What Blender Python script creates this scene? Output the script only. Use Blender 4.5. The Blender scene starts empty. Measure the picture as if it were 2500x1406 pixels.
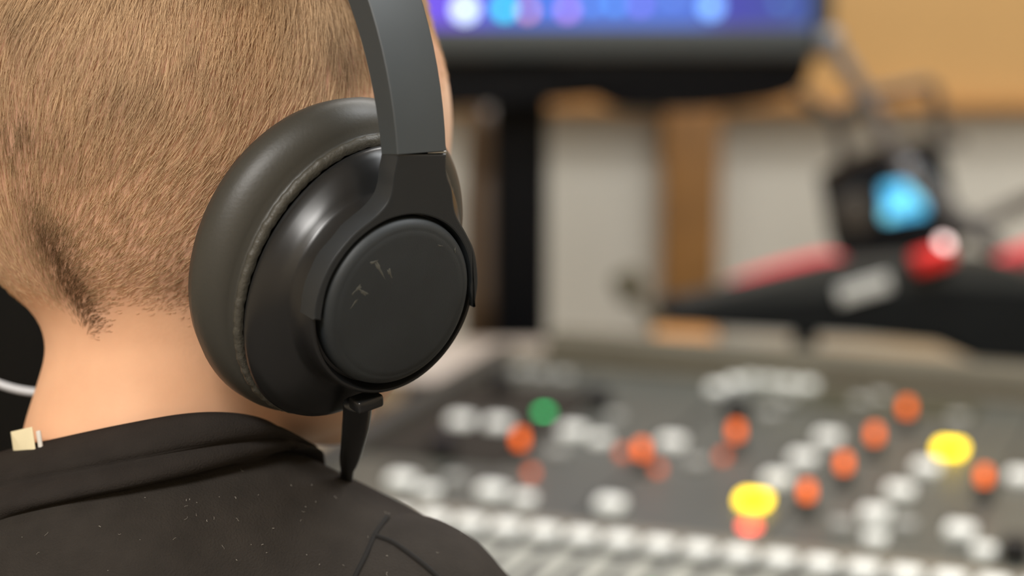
import bpy, math, random
import numpy as np
from mathutils import Vector, Matrix

# ------------------------------------------------------------------ camera, light, exposure
C = bpy.context.scene.collection
F = 5000.0                                   # focal length in pixels of the 2500 px frame
PITCH = math.radians(10)
CAM = np.array([0.0, 0.0, 1.20])
RT = np.array([1.0, 0, 0])
FW = np.array([0, math.cos(PITCH), -math.sin(PITCH)])
UPV = np.array([0, math.sin(PITCH), math.cos(PITCH)])

cd = bpy.data.cameras.new('camera'); cam = bpy.data.objects.new('camera', cd); C.objects.link(cam)
cam.location = CAM; cam.rotation_euler = (math.pi / 2 - PITCH, 0, 0)
cd.sensor_width = 36; cd.lens = F / 2500 * 36; cd.clip_start = 0.02
cd.dof.use_dof = True; cd.dof.focus_distance = 0.612; cd.dof.aperture_fstop = 5.3
sc = bpy.context.scene; sc.camera = cam
sc.view_settings.view_transform = 'Standard'; sc.view_settings.look = 'None'
sc.view_settings.exposure = 0.0; sc.view_settings.gamma = 1.0; sc.view_settings.use_curve_mapping = False

w = bpy.data.worlds.new('room_air'); sc.world = w; w.use_nodes = True
w.node_tree.nodes['Background'].inputs[0].default_value = (1.0, 0.96, 0.90, 1)
w.node_tree.nodes['Background'].inputs[1].default_value = 0.07


def area(name, loc, rot, size, power, col):
    l = bpy.data.lights.new(name, 'AREA'); l.shape = 'RECTANGLE'; l.size, l.size_y = size
    l.energy = power; l.color = col
    o = bpy.data.objects.new(name, l); C.objects.link(o); o.location = loc; o.rotation_euler = rot
    o['category'] = 'light'; o['label'] = 'ceiling light panel above the room'
    return o


area('ceiling_light', (-0.60, -0.95, 2.55), (math.radians(0), 0, 0), (0.9, 0.6), 66, (1.0, 0.97, 0.93))
area('ceiling_light', (1.0, 0.7, 2.55), (0, 0, 0), (1.2, 0.6), 30, (0.95, 0.98, 1.0))
area('ceiling_light', (0.2, 2.0, 2.55), (0, 0, 0), (1.6, 0.4), 30, (1.0, 0.98, 0.95))

rng = np.random.default_rng(7)
random.seed(7)


def P(px, py, d):
    """world point seen at pixel px, py at distance d along the optical axis"""
    return CAM + FW * d + RT * ((px - 1250) / F * d) + UPV * ((703 - py) / F * d)


def cw(v):
    """camera-space direction (right, up, toward viewer) to world"""
    return RT * v[0] + UPV * v[1] - FW * v[2]


def nrm(v):
    v = np.asarray(v, float); return v / np.linalg.norm(v)


# ------------------------------------------------------------------ materials
def lin(c):
    c = [x / 255 for x in c]
    return tuple(x / 12.92 if x <= 0.04045 else ((x + 0.055) / 1.055) ** 2.4 for x in c) + (1,)


def mat(name, rgb, rough=0.6, metal=0.0, noise=0.0, nscale=40, bump=0.0, bscale=200, emit=None, estr=0, spec=0.5, coat=0.0, sss=0):
    m = bpy.data.materials.new(name); m.use_nodes = True
    nt = m.node_tree; b = nt.nodes['Principled BSDF']
    b.inputs['Roughness'].default_value = rough; b.inputs['Metallic'].default_value = metal
    b.inputs['Specular IOR Level'].default_value = spec; b.inputs['Coat Weight'].default_value = coat
    c = lin(rgb); b.inputs['Base Color'].default_value = c
    if noise or bump:
        tc = nt.nodes.new('ShaderNodeTexCoord')
    if noise:
        n = nt.nodes.new('ShaderNodeTexNoise'); n.inputs['Scale'].default_value = nscale; n.inputs['Detail'].default_value = 5
        r = nt.nodes.new('ShaderNodeValToRGB')
        r.color_ramp.elements[0].position = 0.3; r.color_ramp.elements[1].position = 0.7
        r.color_ramp.elements[0].color = tuple(x * (1 - noise) for x in c[:3]) + (1,)
        r.color_ramp.elements[1].color = tuple(min(1, x * (1 + noise)) for x in c[:3]) + (1,)
        nt.links.new(tc.outputs['Object'], n.inputs['Vector']); nt.links.new(n.outputs['Fac'], r.inputs['Fac'])
        nt.links.new(r.outputs['Color'], b.inputs['Base Color'])
    if bump:
        n2 = nt.nodes.new('ShaderNodeTexNoise'); n2.inputs['Scale'].default_value = bscale; n2.inputs['Detail'].default_value = 4
        bp = nt.nodes.new('ShaderNodeBump'); bp.inputs['Strength'].default_value = bump; bp.inputs['Distance'].default_value = 0.001
        nt.links.new(tc.outputs['Object'], n2.inputs['Vector']); nt.links.new(n2.outputs['Fac'], bp.inputs['Height'])
        nt.links.new(bp.outputs['Normal'], b.inputs['Normal'])
    if emit:
        b.inputs['Emission Color'].default_value = lin(emit); b.inputs['Emission Strength'].default_value = estr
    return m


# ------------------------------------------------------------------ object helpers
def mesh_obj(name, verts, faces, m, parent=None, smooth=True, angle=None):
    me = bpy.data.meshes.new(name)
    v = np.asarray(verts, float)
    if parent is not None and parent.type == 'EMPTY' and not parent.get('_local'):
        v = v - np.array(parent.location)
    elif parent is not None and parent.parent is not None and not parent.get('_local'):
        g = parent
        while g is not None:
            v = v - np.array(g.location); g = g.parent
    elif parent is not None and not parent.get('_local'):
        v = v - np.array(parent.location)
    me.from_pydata(v.tolist(), [], [list(map(int, f)) for f in faces])
    me.materials.append(m)
    if smooth:
        me.polygons.foreach_set('use_smooth', [True] * len(me.polygons))
    me.update()
    if smooth and angle:
        me.set_sharp_from_angle(angle=math.radians(angle))
    o = bpy.data.objects.new(name, me); C.objects.link(o)
    if parent is not None: o.parent = parent
    return o


def thing(name, label, cat, loc, group=None):
    o = bpy.data.objects.new(name, None); C.objects.link(o); o.location = tuple(loc); o.empty_display_size = 0.05
    o['label'] = label; o['category'] = cat
    if group: o['group'] = group
    return o


def tag(o, label, cat, group=None):
    o['label'] = label; o['category'] = cat
    if group: o['group'] = group
    return o


def part_at(root_local, name, mesh_data, loc, rot=None, parent=None):
    o = bpy.data.objects.new(name, mesh_data); C.objects.link(o); o.parent = root_local; o.location = loc
    if rot: o.rotation_euler = rot
    return o


def grid_faces(nr, nc, close_c=True, close_r=False, off=0):
    fs = []
    for i in range(nr if close_r else nr - 1):
        for j in range(nc if close_c else nc - 1):
            a = i * nc + j; b = i * nc + (j + 1) % nc; c = ((i + 1) % nr) * nc + (j + 1) % nc; d = ((i + 1) % nr) * nc + j
            fs.append((off + a, off + b, off + c, off + d))
    return fs


def loft(rings, cap0=True, cap1=True):
    rings = [np.asarray(r) for r in rings]; n = len(rings[0])
    v = np.concatenate(rings); f = grid_faces(len(rings), n)
    v = v.tolist()
    if cap0:
        v.append(rings[0].mean(0).tolist()); k = len(v) - 1
        f += [(k, (j + 1) % n, j) for j in range(n)]
    if cap1:
        v.append(rings[-1].mean(0).tolist()); k = len(v) - 1; o = (len(rings) - 1) * n
        f += [(k, o + j, o + (j + 1) % n) for j in range(n)]
    return v, f


def tube(pts, rad, n=12, flat=1.0, up=(0, 0, 1)):
    pts = [np.asarray(p, float) for p in pts]
    if np.isscalar(rad): rad = [rad] * len(pts)
    rings = []; prev = np.asarray(up, float)
    for i, p in enumerate(pts):
        t = nrm(pts[min(i + 1, len(pts) - 1)] - pts[max(i - 1, 0)])
        a = prev - t * prev.dot(t)
        if np.linalg.norm(a) < 1e-4: a = np.cross(t, (1, 0, 0))
        a = nrm(a); b = np.cross(t, a); prev = a
        rings.append([p + (a * math.cos(x) + b * math.sin(x) * flat) * rad[i] for x in np.arange(n) * 2 * math.pi / n])
    return loft(rings)


def cat_rom(pts, n=8, closed=False):
    pts = np.asarray(pts, float); N = len(pts); out = []
    seg = N if closed else N - 1
    for i in range(seg):
        g = (lambda k: pts[k % N]) if closed else (lambda k: pts[min(max(k, 0), N - 1)])
        p0, p1, p2, p3 = g(i - 1), g(i), g(i + 1), g(i + 2)
        for t in np.arange(n) / n:
            out.append(0.5 * ((2 * p1) + (-p0 + p2) * t + (2 * p0 - 5 * p1 + 4 * p2 - p3) * t * t + (-p0 + 3 * p1 - 3 * p2 + p3) * t ** 3))
    if not closed: out.append(pts[-1])
    return np.array(out)


def box(c, ax, half, bev=0.0):
    """bevelled box: centre, 3 axes, half sizes"""
    c = np.asarray(c, float); ax = [np.asarray(a, float) for a in ax]
    hx, hy, hz = half; b = min(bev, hx * .9, hy * .9, hz * .9)

    def rr(hx, hy, z):
        out = []
        k = 4 if b else 1
        for sx, sy, a0 in ((1, 1, 0), (-1, 1, 90), (-1, -1, 180), (1, -1, 270)):
            for i in range(k):
                a = math.radians(a0 + (90 * i / (k - 1) if k > 1 else 45))
                out.append(((hx - b) * sx + b * math.cos(a) if b else hx * sx, (hy - b) * sy + b * math.sin(a) if b else hy * sy, z))
        return np.array(out)
    if b:
        prof = [(b, -hz), (b * .3, -hz + b * .3), (0, -hz + b), (0, hz - b), (b * .3, hz - b * .3), (b, hz)]
    else:
        prof = [(0, -hz), (0, hz)]
    rings = []
    for ins, z in prof:
        r = rr(hx, hy, z)
        if ins: r[:, 0] *= (hx - ins) / hx; r[:, 1] *= (hy - ins) / hy
        rings.append(c + r[:, :1] * ax[0] + r[:, 1:2] * ax[1] + r[:, 2:3] * ax[2])
    return loft(rings)


WX = (np.array([1., 0, 0]), np.array([0, 1., 0]), np.array([0, 0, 1.]))


def merge(*vf):
    V, Fc = [], []
    for v, f in vf:
        o = len(V); V += [list(map(float, p)) for p in v]; Fc += [tuple(o + i for i in q) for q in f]
    return V, Fc


# ---- implicit surfaces: numpy surface nets
def smin(a, b, k):
    h = np.clip(0.5 + 0.5 * (b - a) / k, 0, 1)
    return b + (a - b) * h - k * h * (1 - h)


def sell(X, c, r):
    q = (X - c) / r; k0 = np.sqrt((q * q).sum(-1)); k1 = np.sqrt(((q / r) ** 2).sum(-1)) + 1e-9
    return k0 * (k0 - 1) / k1


def scap(X, a, b, ra, rb):
    a = np.asarray(a, float); b = np.asarray(b, float); ab = b - a
    t = np.clip(((X - a) @ ab) / ab.dot(ab), 0, 1)
    return np.sqrt(((X - a - t[..., None] * ab) ** 2).sum(-1)) - (ra + (rb - ra) * t)


def nets(f, lo, hi, h):
    lo = np.asarray(lo, float); hi = np.asarray(hi, float)
    n = np.ceil((hi - lo) / h).astype(int) + 1
    xs = [lo[i] + np.arange(n[i]) * h for i in range(3)]
    D = np.empty(n, np.float32)
    for i in range(n[0]):
        Y, Z = np.meshgrid(xs[1], xs[2], indexing='ij')
        D[i] = f(np.stack([np.full_like(Y, xs[0][i]), Y, Z], -1))
    S = D < 0
    cs = S[:-1, :-1, :-1].astype(np.int8)
    tot = np.zeros(np.array(n) - 1, np.int8)
    for a in (0, 1):
        for b in (0, 1):
            for c in (0, 1):
                tot += S[a:n[0] - 1 + a, b:n[1] - 1 + b, c:n[2] - 1 + c]
    act = (tot > 0) & (tot < 8)
    idx = -np.ones(act.shape, int); cells = np.argwhere(act); idx[act] = np.arange(len(cells))
    acc = np.zeros((len(cells), 3)); cnt = np.zeros(len(cells))
    corners = [(a, b, c) for a in (0, 1) for b in (0, 1) for c in (0, 1)]
    for i, p in enumerate(corners):
        for q in corners[i + 1:]:
            if sum(abs(x - y) for x, y in zip(p, q)) != 1: continue
            d0 = D[tuple((cells + p).T)]; d1 = D[tuple((cells + q).T)]
            m = (d0 < 0) != (d1 < 0); t = np.zeros(len(cells)); t[m] = d0[m] / (d0[m] - d1[m])
            pos = np.array(p) + t[:, None] * (np.array(q) - np.array(p))
            acc[m] += pos[m]; cnt[m] += 1
    V = lo + (cells + acc / cnt[:, None]) * h
    faces = []
    for ax in range(3):
        sl0 = [slice(None)] * 3; sl1 = [slice(None)] * 3
        sl0[ax] = slice(0, n[ax] - 1); sl1[ax] = slice(1, n[ax])
        A = S[tuple(sl0)]; B = S[tuple(sl1)]
        e = np.argwhere(A != B); u, v = (ax + 1) % 3, (ax + 2) % 3
        ok = (e[:, u] > 0) & (e[:, v] > 0) & (e[:, u] < n[u] - 1) & (e[:, v] < n[v] - 1); e = e[ok]
        inside = A[tuple(e.T)]
        du = np.zeros(3, int); du[u] = 1; dv = np.zeros(3, int); dv[v] = 1
        q = np.stack([idx[tuple((e - du - dv).T)], idx[tuple((e - dv).T)], idx[tuple(e.T)], idx[tuple((e - du).T)]], 1)
        q[~inside] = q[~inside][:, ::-1]
        faces.append(q)
    return V, np.concatenate(faces)


def relax(V, Fq, it=2, lam=0.5):
    for _ in range(it):
        acc = np.zeros_like(V); cnt = np.zeros(len(V))
        for k in range(4):
            a = Fq[:, k]; b = Fq[:, (k + 1) % 4]
            np.add.at(acc, a, V[b]); np.add.at(cnt, a, 1); np.add.at(acc, b, V[a]); np.add.at(cnt, b, 1)
        V = V + lam * (acc / np.maximum(cnt, 1)[:, None] - V)
    return V


def vnoise(X, s, seed=0):
    """smooth pseudo noise from a few sines"""
    r = np.random.default_rng(seed); o = np.zeros(X.shape[:-1])
    for _ in range(6):
        k = r.normal(size=3); k = k / np.linalg.norm(k) * s * r.uniform(.6, 1.5)
        o += np.sin(X @ k + r.uniform(0, 6.28))
    return o / 6


# ------------------------------------------------------------------ the room
def structure(name, vf, m, **k):
    o = mesh_obj(name, vf[0], vf[1], m, **k); o['kind'] = 'structure'; return o


M_WALL_UP = mat('ochre_wall', (206, 166, 108), 0.7, noise=0.06, nscale=3)
M_WALL_LOW = mat('pale_wall', (214, 212, 202), 0.8, noise=0.05, nscale=4)
M_SIDE = mat('cream_wall', (215, 200, 175), 0.85, noise=0.04, nscale=5)
M_FLOOR = mat('grey_floor', (110, 104, 98), 0.7, noise=0.1, nscale=8)
M_CEIL = mat('white_ceiling', (225, 220, 210), 0.9)
M_OAK = mat('oak', (176, 128, 74), 0.55, noise=0.15, nscale=12)
M_BROWN = mat('brown_wood', (134, 94, 44), 0.55, noise=0.15, nscale=14)
M_DESK = mat('pale_desk_laminate', (170, 154, 128), 0.5, noise=0.05, nscale=9)

WY = 3.0                                                # back wall
zs = P(2400, 262, WY / math.cos(PITCH) * 0.985)[2]      # height of the ledge line on the back wall
structure('wall_back', box((0, WY + .05, 1.3), WX, (2.6, .05, 1.3)), M_SIDE, smooth=False)
up_h = (2.6 - zs) / 2
structure('trim_1', box((0, WY - .012, zs + up_h), WX, (2.5, .012, up_h - .002)), M_WALL_UP, smooth=False)
lo = structure('trim_2', box((0, WY - .010, zs / 2), WX, (2.5, .010, zs / 2)), M_WALL_LOW, smooth=False)
structure('wall_left', box((-2.55, .5, 1.3), WX, (.05, 2.6, 1.3)), M_SIDE, smooth=False)
structure('wall_right', box((2.55, .5, 1.3), WX, (.05, 2.6, 1.3)), M_SIDE, smooth=False)
structure('wall_front', box((0, -2.05, 1.3), WX, (2.5, .05, 1.3)), M_SIDE, smooth=False)
structure('floor', box((0, .5, -.05), WX, (2.6, 2.6, .05)), M_FLOOR, smooth=False)
structure('ceiling', box((0, .5, 2.65), WX, (2.6, 2.6, .05)), M_CEIL, smooth=False)
# brown upright between the pale wall panels
a = P(1625, 500, 2.9); b = P(1765, 500, 2.9)
structure('trim_3', box(((a[0] + b[0]) / 2, WY - .05, zs / 2), WX, ((b[0] - a[0]) / 2, .03, zs / 2), .004), M_BROWN)
# oak ledge on top of the pale wall
structure('trim_4', box((0, WY - .045, zs + .006), WX, (2.5, .022, .007), .002), M_OAK)

# ------------------------------------------------------------------ desk
DZ = 1.20 - .475
M_BLK = mat('black_plastic', (10, 12, 16), 0.6, spec=.15, noise=.1, nscale=30)
M_DARK = mat('dark_grey_plastic', (52, 54, 56), 0.45)
M_GREYM = mat('grey_metal', (118, 118, 120), 0.4, metal=.3)
desk = thing('desk', 'long pale wooden desk under the mixing console and the monitor', 'desk', (0.3, 1.64, 0))
v = box((0.3, 1.64, DZ - .015), WX, (1.5, .70, .015), .004); mesh_obj('tabletop', *v, M_DESK, desk)
for sx in (-1.1, 1.7):
    for sy in (1.1, 2.2):
        mesh_obj('leg', *box((sx, sy, (DZ - .03) / 2), WX, (.025, .025, (DZ - .03) / 2), .003), M_GREYM, desk)

# ------------------------------------------------------------------ monitor
MD = 2.05
mon_c = P(1340, -330, MD)
M_BEZ = mat('monitor_bezel', (66, 72, 74), 0.5)
mon = thing('monitor', 'wide black monitor with a lit blue and violet screen behind the boy', 'monitor', (mon_c[0], mon_c[1] + .1, DZ))
right = P(2030, 60, MD)[0]; left = P(640, 60, MD)[0]
zb = P(1500, 138, MD)[2]; zt = zb + .36
my = P(1500, 100, MD)[1]
cx, hw = (right + left) / 2, (right - left) / 2
mesh_obj('back_shell', *box((cx, my + .028, (zb + zt) / 2), WX, (hw, .022, (zt - zb) / 2), .006), M_BLK, mon)
bz_b, bz_s = .030, .020
fr = merge(box((cx, my, zb + bz_b / 2), WX, (hw, .006, bz_b / 2), .002), box((cx, my, zt - .009), WX, (hw, .006, .009), .002),
           box((left + bz_s / 2, my, (zb + zt) / 2), WX, (bz_s / 2, .006, (zt - zb) / 2), .002),
           box((right - bz_s / 2, my, (zb + zt) / 2), WX, (bz_s / 2, .006, (zt - zb) / 2), .002))
mesh_obj('bezel', *fr, M_BEZ, mon)
# screen: procedural gradient, it gives off light
ms = bpy.data.materials.new('lit_screen'); ms.use_nodes = True; nt = ms.node_tree
bs = nt.nodes['Principled BSDF']; bs.inputs['Base Color'].default_value = (.01, .01, .015, 1); bs.inputs['Roughness'].default_value = .3
tc = nt.nodes.new('ShaderNodeTexCoord'); sx = nt.nodes.new('ShaderNodeSeparateXYZ'); rp = nt.nodes.new('ShaderNodeValToRGB')
nt.links.new(tc.outputs['Generated'], sx.inputs[0]); nt.links.new(sx.outputs['X'], rp.inputs['Fac'])
el = rp.color_ramp.elements; el[0].position = 0; el[0].color = lin((120, 84, 235)); el[1].position = 1; el[1].color = lin((66, 96, 168))
for p_, c_ in ((.33, (116, 88, 240)), (.42, (72, 110, 226)), (.6, (84, 124, 228)), (.78, (82, 120, 222)), (.84, (70, 72, 175)), (.93, (66, 78, 165))):
    e = el.new(p_); e.color = lin(c_)
nt.links.new(rp.outputs['Color'], bs.inputs['Emission Color']); bs.inputs['Emission Strength'].default_value = 1.0
scr = mesh_obj('screen', *box((cx, my + .004, (zb + zt) / 2), WX, (hw - bz_s + .001, .002, (zt - zb) / 2 - .012)), ms, mon, smooth=False)
icons = [(1135, 22, 23, (215, 240, 255), 3.2), (1232, 20, 17, (20, 240, 250), 2.8), (1288, 26, 12, (250, 165, 170), 2.6), (1338, 8, 10, (30, 150, 250), 2.2),
         (1385, 24, 14, (205, 140, 245), 2.6), (1445, 8, 12, (90, 160, 250), 1.6), (1500, 8, 13, (80, 165, 255), 1.8), (1562, 10, 14, (140, 120, 250), 1.8),
         (1735, 14, 22, (125, 180, 255), 2.6), (1900, 4, 12, (80, 135, 190), 1.2), (1640, -6, 12, (110, 150, 240), 1.2)]
for ix, iy, ir, ic, ie in icons:
    q = P(ix, iy, MD); r_ = ir / F * MD
    ring = [[(q[0] + math.cos(t) * r_, my - .0005 + dy, q[2] + math.sin(t) * r_) for t in np.arange(20) * math.pi / 10] for dy in (0.003, 0)]
    mm = mat('screen_icon_light', ic, .4, emit=ic, estr=ie * .68)
    mesh_obj('screen_icon', *loft(ring), mm, mon, smooth=False)
# stand: post and foot behind / left
pc = P(1270, 560, MD)
pw = 72 / F * MD
mesh_obj('stand_post', *box((pc[0], my + .104, (DZ + zt) / 2 - .04), WX, (pw, .022, (zt - DZ) / 2 - .04), .008), M_BLK, mon)
mesh_obj('stand_mount', *box((pc[0], my + .066, zb + .16), WX, (.05, .018, .04), .003), M_BLK, mon)
mesh_obj('stand_foot', *box((pc[0] - .01, my + .06, DZ + .008), WX, (.11, .09, .008), .005), M_BLK, mon)
# dark bar (speaker bar) under the monitor
bar = thing('speaker_bar', 'black speaker bar with rounded lower corners hanging right under the monitor', 'speaker', P(1600, 200, MD + .02))
outl = [(1050, 143), (1985, 143), (1980, 160), (1968, 200), (1940, 232), (1880, 250), (1800, 262), (1700, 270), (1600, 272), (1510, 268), (1470, 250), (1435, 232), (1350, 244), (1050, 272)]
rg = []
for dd, k in ((.004, .985), (0, 1), (.0, 1), (.055, 1), (.058, .985)):
    pts = np.array([P(x, y, MD + .02) for x, y in outl]); cc = pts.mean(0)
    pts = cc + (pts - cc) * k; pts[:, 1] = my + .012 + dd + .0
    rg.append(pts)
rg[1][:, 1] += .003
mesh_obj('housing', *loft(rg[1:]), M_BLK, bar, angle=30)
gq = P(1640, 185, MD + .02)
mesh_obj('grille', *box((gq[0], my + .0135, gq[2]), WX, (.11, .0025, .018), .002), M_BLK, bar)

# ------------------------------------------------------------------ mixing console
YAW = math.radians(-22)
TILT = math.radians(1.6)
Rm = Matrix.Rotation(YAW, 4, 'Z') @ Matrix.Rotation(TILT, 4, 'X')
org = np.array([.25, 1.40, 1.20 - .402])
U3, V3, W3 = (np.array(Rm.to_3x3().col[i]) for i in range(3))


def G(px, py, h=0.0):
    """console-local (u, v) of the point seen at a pixel, h above the panel"""
    d = nrm(FW + RT * (px - 1250) / F + UPV * (703 - py) / F)
    o = org + W3 * h; t = (o - CAM).dot(W3) / d.dot(W3)
    p = CAM + d * t - o
    return p.dot(U3), p.dot(V3)


M_PANEL = mat('console_panel', (82, 84, 77), 0.5, noise=.12, nscale=14)
M_PANEL2 = mat('console_strip', (168, 170, 160), 0.5, noise=.08, nscale=30)
M_CHAS = mat('console_chassis', (60, 59, 54), 0.55)
M_RAIL = mat('console_trim', (128, 122, 108), 0.5)
M_CAP = mat('white_button', (236, 238, 232), 0.45, emit=(225, 230, 226), estr=.3)  # faint glow added to brighten the pale caps
M_CAPD = mat('grey_button', (168, 170, 166), 0.5)
M_KNOB = mat('black_knob', (16, 16, 17), 0.45)
M_OR = mat('orange_knob_cap', (235, 105, 14), 0.4, emit=(255, 104, 0), estr=1.75)  # glow added to keep the small orange caps bright under blur
M_ORD = mat('dim_orange_cap', (190, 80, 40), 0.4, emit=(240, 100, 20), estr=1.1)
M_YE = mat('lit_yellow_button', (255, 225, 10), 0.4, emit=(255, 214, 0), estr=5)
M_RED = mat('lit_salmon_light', (255, 90, 60), 0.4, emit=(255, 84, 62), estr=5)
M_GRN = mat('lit_green_light', (0, 170, 90), 0.4, emit=(0, 200, 105), estr=4)
M_SLOT = mat('fader_slot', (30, 31, 30), 0.6)

con = thing('mixing_console', 'large grey mixing console with lit buttons and orange knobs on the desk', 'mixing console', org)
con.rotation_euler = Rm.to_euler(); con['_local'] = 1
uL = (G(880, 1070)[0] + G(1240, 872)[0]) / 2
vB = G(1240, 862)[1]
vF, uR = -.42, .75
I3 = (np.array([1., 0, 0]), np.array([0, 1., 0]), np.array([0, 0, 1.]))
hu, hv = (uR - uL) / 2, (vB - vF) / 2; cu, cv = (uR + uL) / 2, (vB + vF) / 2
mesh_obj('chassis', *box((cu, cv, -.031), I3, (hu, hv, .026), .006), M_CHAS, con)
mesh_obj('control_panel', *box((cu, cv, -.003), I3, (hu - .012, hv - .012, .003), .001), M_PANEL, con)
mesh_obj('side_cheek', *box((uL - .004, cv, -.023), I3, (.010, hv + .004, .031), .005), M_CHAS, con)
mesh_obj('side_cheek', *box((uR + .004, cv, -.023), I3, (.010, hv + .004, .031), .005), M_CHAS, con)
mesh_obj('fader_well', *box((cu, -.125 + G(1605, 1321, .008)[1], .0002), I3, (hu - .02, .112, .0006), .0003), mat('fader_well', (48, 49, 46), .6), con)
q0, q1 = G(1150, 1010), G(1010, 1120)
mesh_obj('meter_bridge', *box((uL + .075, q0[1] - .02, .0006), I3, (.060, .12, .0008), .0004), mat('dark_section', (44, 40, 34), .8, spec=.2), con)


def cap_mesh(name, hx, hy, hz, bev, m):
    v_, f_ = box((0, 0, hz), I3, (hx, hy, hz), bev); me = bpy.data.meshes.new(name); me.from_pydata([list(map(float, p)) for p in v_], [], [list(map(int, q)) for q in f_])
    me.materials.append(m); me.polygons.foreach_set('use_smooth', [True] * len(me.polygons)); me.update(); me.set_sharp_from_angle(angle=.6); return me


def lathe_mesh(name, prof, m, n=20):
    rings = [[(r * math.cos(a), r * math.sin(a), z) for a in np.arange(n) * 2 * math.pi / n] for r, z in prof]
    v_, f_ = loft([np.array(r) for r in rings]); me = bpy.data.meshes.new(name); me.from_pydata([list(map(float, p)) for p in v_], [], [list(map(int, q)) for q in f_])
    me.materials.append(m); me.polygons.foreach_set('use_smooth', [True] * len(me.polygons)); me.update(); me.set_sharp_from_angle(angle=.7); return me


CAPW = cap_mesh('button', .0100, .0082, .004, .003, M_CAP)
CAPS = cap_mesh('button', .0075, .0065, .0035, .0025, M_CAP)
CAPG = cap_mesh('button', .007, .006, .003, .002, M_CAPD)
COL = cap_mesh('button_collar', .0118, .010, .0012, .001, M_CHAS)
KN = lathe_mesh('knob', [(.0078, 0), (.0078, .0022), (.0058, .0035), (.0052, .012), (.0045, .013)], M_KNOB)
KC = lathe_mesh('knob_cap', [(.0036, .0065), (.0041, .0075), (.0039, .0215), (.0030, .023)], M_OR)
KCD = lathe_mesh('knob_cap', [(.0030, .003), (.0036, .004), (.0034, .0075), (.0026, .0085)], M_ORD)
LEDS = lathe_mesh('indicator_light', [(.0056, 0), (.0056, .0014), (.004, .003), (.001, .0038)], M_GRN)
LEDR = lathe_mesh('indicator_light', [(.0062, 0), (.0062, .0012), (.0045, .0026), (.001, .0032)], M_RED)
YB = cap_mesh('button', .0105, .0082, .004, .003, M_YE)


def put(me, name, px, py, h, label=None, sub=None):
    u_, v_ = G(px, py, h); o = part_at(con, name, me, (u_, v_, 0))
    if label: o['label'] = label
    if sub is not None: s = part_at(o, sub.name.split('.')[0], sub, (0, 0, 0))
    return o


for px, py in [(1125, 1015), (1215, 1022), (1398, 1040), (1640, 1066), (980, 1158), (1200, 1184), (1490, 1216), (2022, 1056), (1960, 1106), (1897, 1156),
               (2262, 1128), (2197, 1184), (2137, 1240), (2492, 1150), (2345, 1280)]:
    put(CAPW, 'button', px, py, .008); put(COL, 'button_collar', px, py, .0)
for px, py in [(1465, 1062), (1046, 1186), (1280, 1206), (2137, 1300), (2402, 1330), (1750, 938), (1795, 925), (1836, 915), (1880, 920), (1925, 925), (1972, 931), (1842, 905)]:
    put(CAPS, 'button', px, py, .007)
for px, py in [(1270, 900), (1320, 905), (1375, 910), (1360, 1092), (1110, 1158), (2340, 1012), (2150, 962), (2100, 972), (1880, 1000), (1920, 968), (2055, 1270), (2210, 1270), (1500, 1010), (1700, 1120)]:
    put(CAPG, 'button', px, py, .006, 'grey button')
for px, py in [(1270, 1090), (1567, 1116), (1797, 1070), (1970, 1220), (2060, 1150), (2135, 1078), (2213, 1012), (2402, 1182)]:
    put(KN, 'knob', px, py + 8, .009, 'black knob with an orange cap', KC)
for px, py in [(1297, 1146), (1520, 1097), (1765, 1106), (1606, 1136)]:
    u_, v_ = G(px, py, .005); o = part_at(con, 'indicator_light', KCD, (u_, v_, -.003)); o['label'] = 'dim orange indicator'
for px, py in [(1840, 1210), (2320, 1085)]:
    put(YB, 'button', px, py, .007, 'lit yellow button'); put(COL, 'button_collar', px, py, 0)
put(LEDR, 'indicator_light', 1830, 1276, .003, 'lit salmon light'); put(LEDR, 'indicator_light', 2450, 1432, .003, 'lit salmon light')
put(LEDS, 'indicator_light', 1328, 1002, .003, 'lit green light'); put(LEDS, 'indicator_light', 1592, 1436, .003, 'lit green light')
# tall dark switches
DK = cap_mesh('toggle_block', .009, .008, .009, .003, M_KNOB)
for px, py in [(1222, 928), (1462, 965), (1800, 992), (1080, 1082), (2480, 1330)]:
    put(DK, 'toggle_block', px, py, .012, 'black raised block')
# bottom row: white keys, each on its own pale channel strip with a fader slot
keys = [(985, 1234), (1066, 1250), (1150, 1262), (1238, 1275), (1325, 1287), (1416, 1300), (1510, 1308), (1605, 1321), (1700, 1332), (1800, 1346), (1896, 1356), (2000, 1366), (2106, 1377), (2215, 1388), (2326, 1399)]
kk = np.array([G(x, y, .008) for x, y in keys]); pu = np.polyfit(np.arange(len(keys)), kk[:, 0], 1); v0 = kk[:, 1].mean()
pitch = pu[0]
STRIP = cap_mesh('channel_strip', pitch * .37, .10, .0012, .001, M_PANEL2)
SLOT = cap_mesh('fader_slot', .0026, .075, .0003, .0002, M_SLOT)
FCAP = cap_mesh('fader_cap', .0055, .011, .006, .002, M_CAPD)
for i in range(-1, len(keys) + 3):
    u_ = pu[1] + pu[0] * i
    if u_ < uL + .015 or u_ > uR - .02: continue
    part_at(con, 'button', CAPW, (u_, v0, 0)); part_at(con, 'button_collar', COL, (u_, v0, 0))
    s_ = part_at(con, 'channel_strip', STRIP, (u_, v0 - .125, 0))
    part_at(s_, 'fader_slot', SLOT, (0, -.02, .0024))
    part_at(s_, 'fader_cap', FCAP, (0, -.055 + .03 * math.sin(i * 1.7), .0026))
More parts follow.
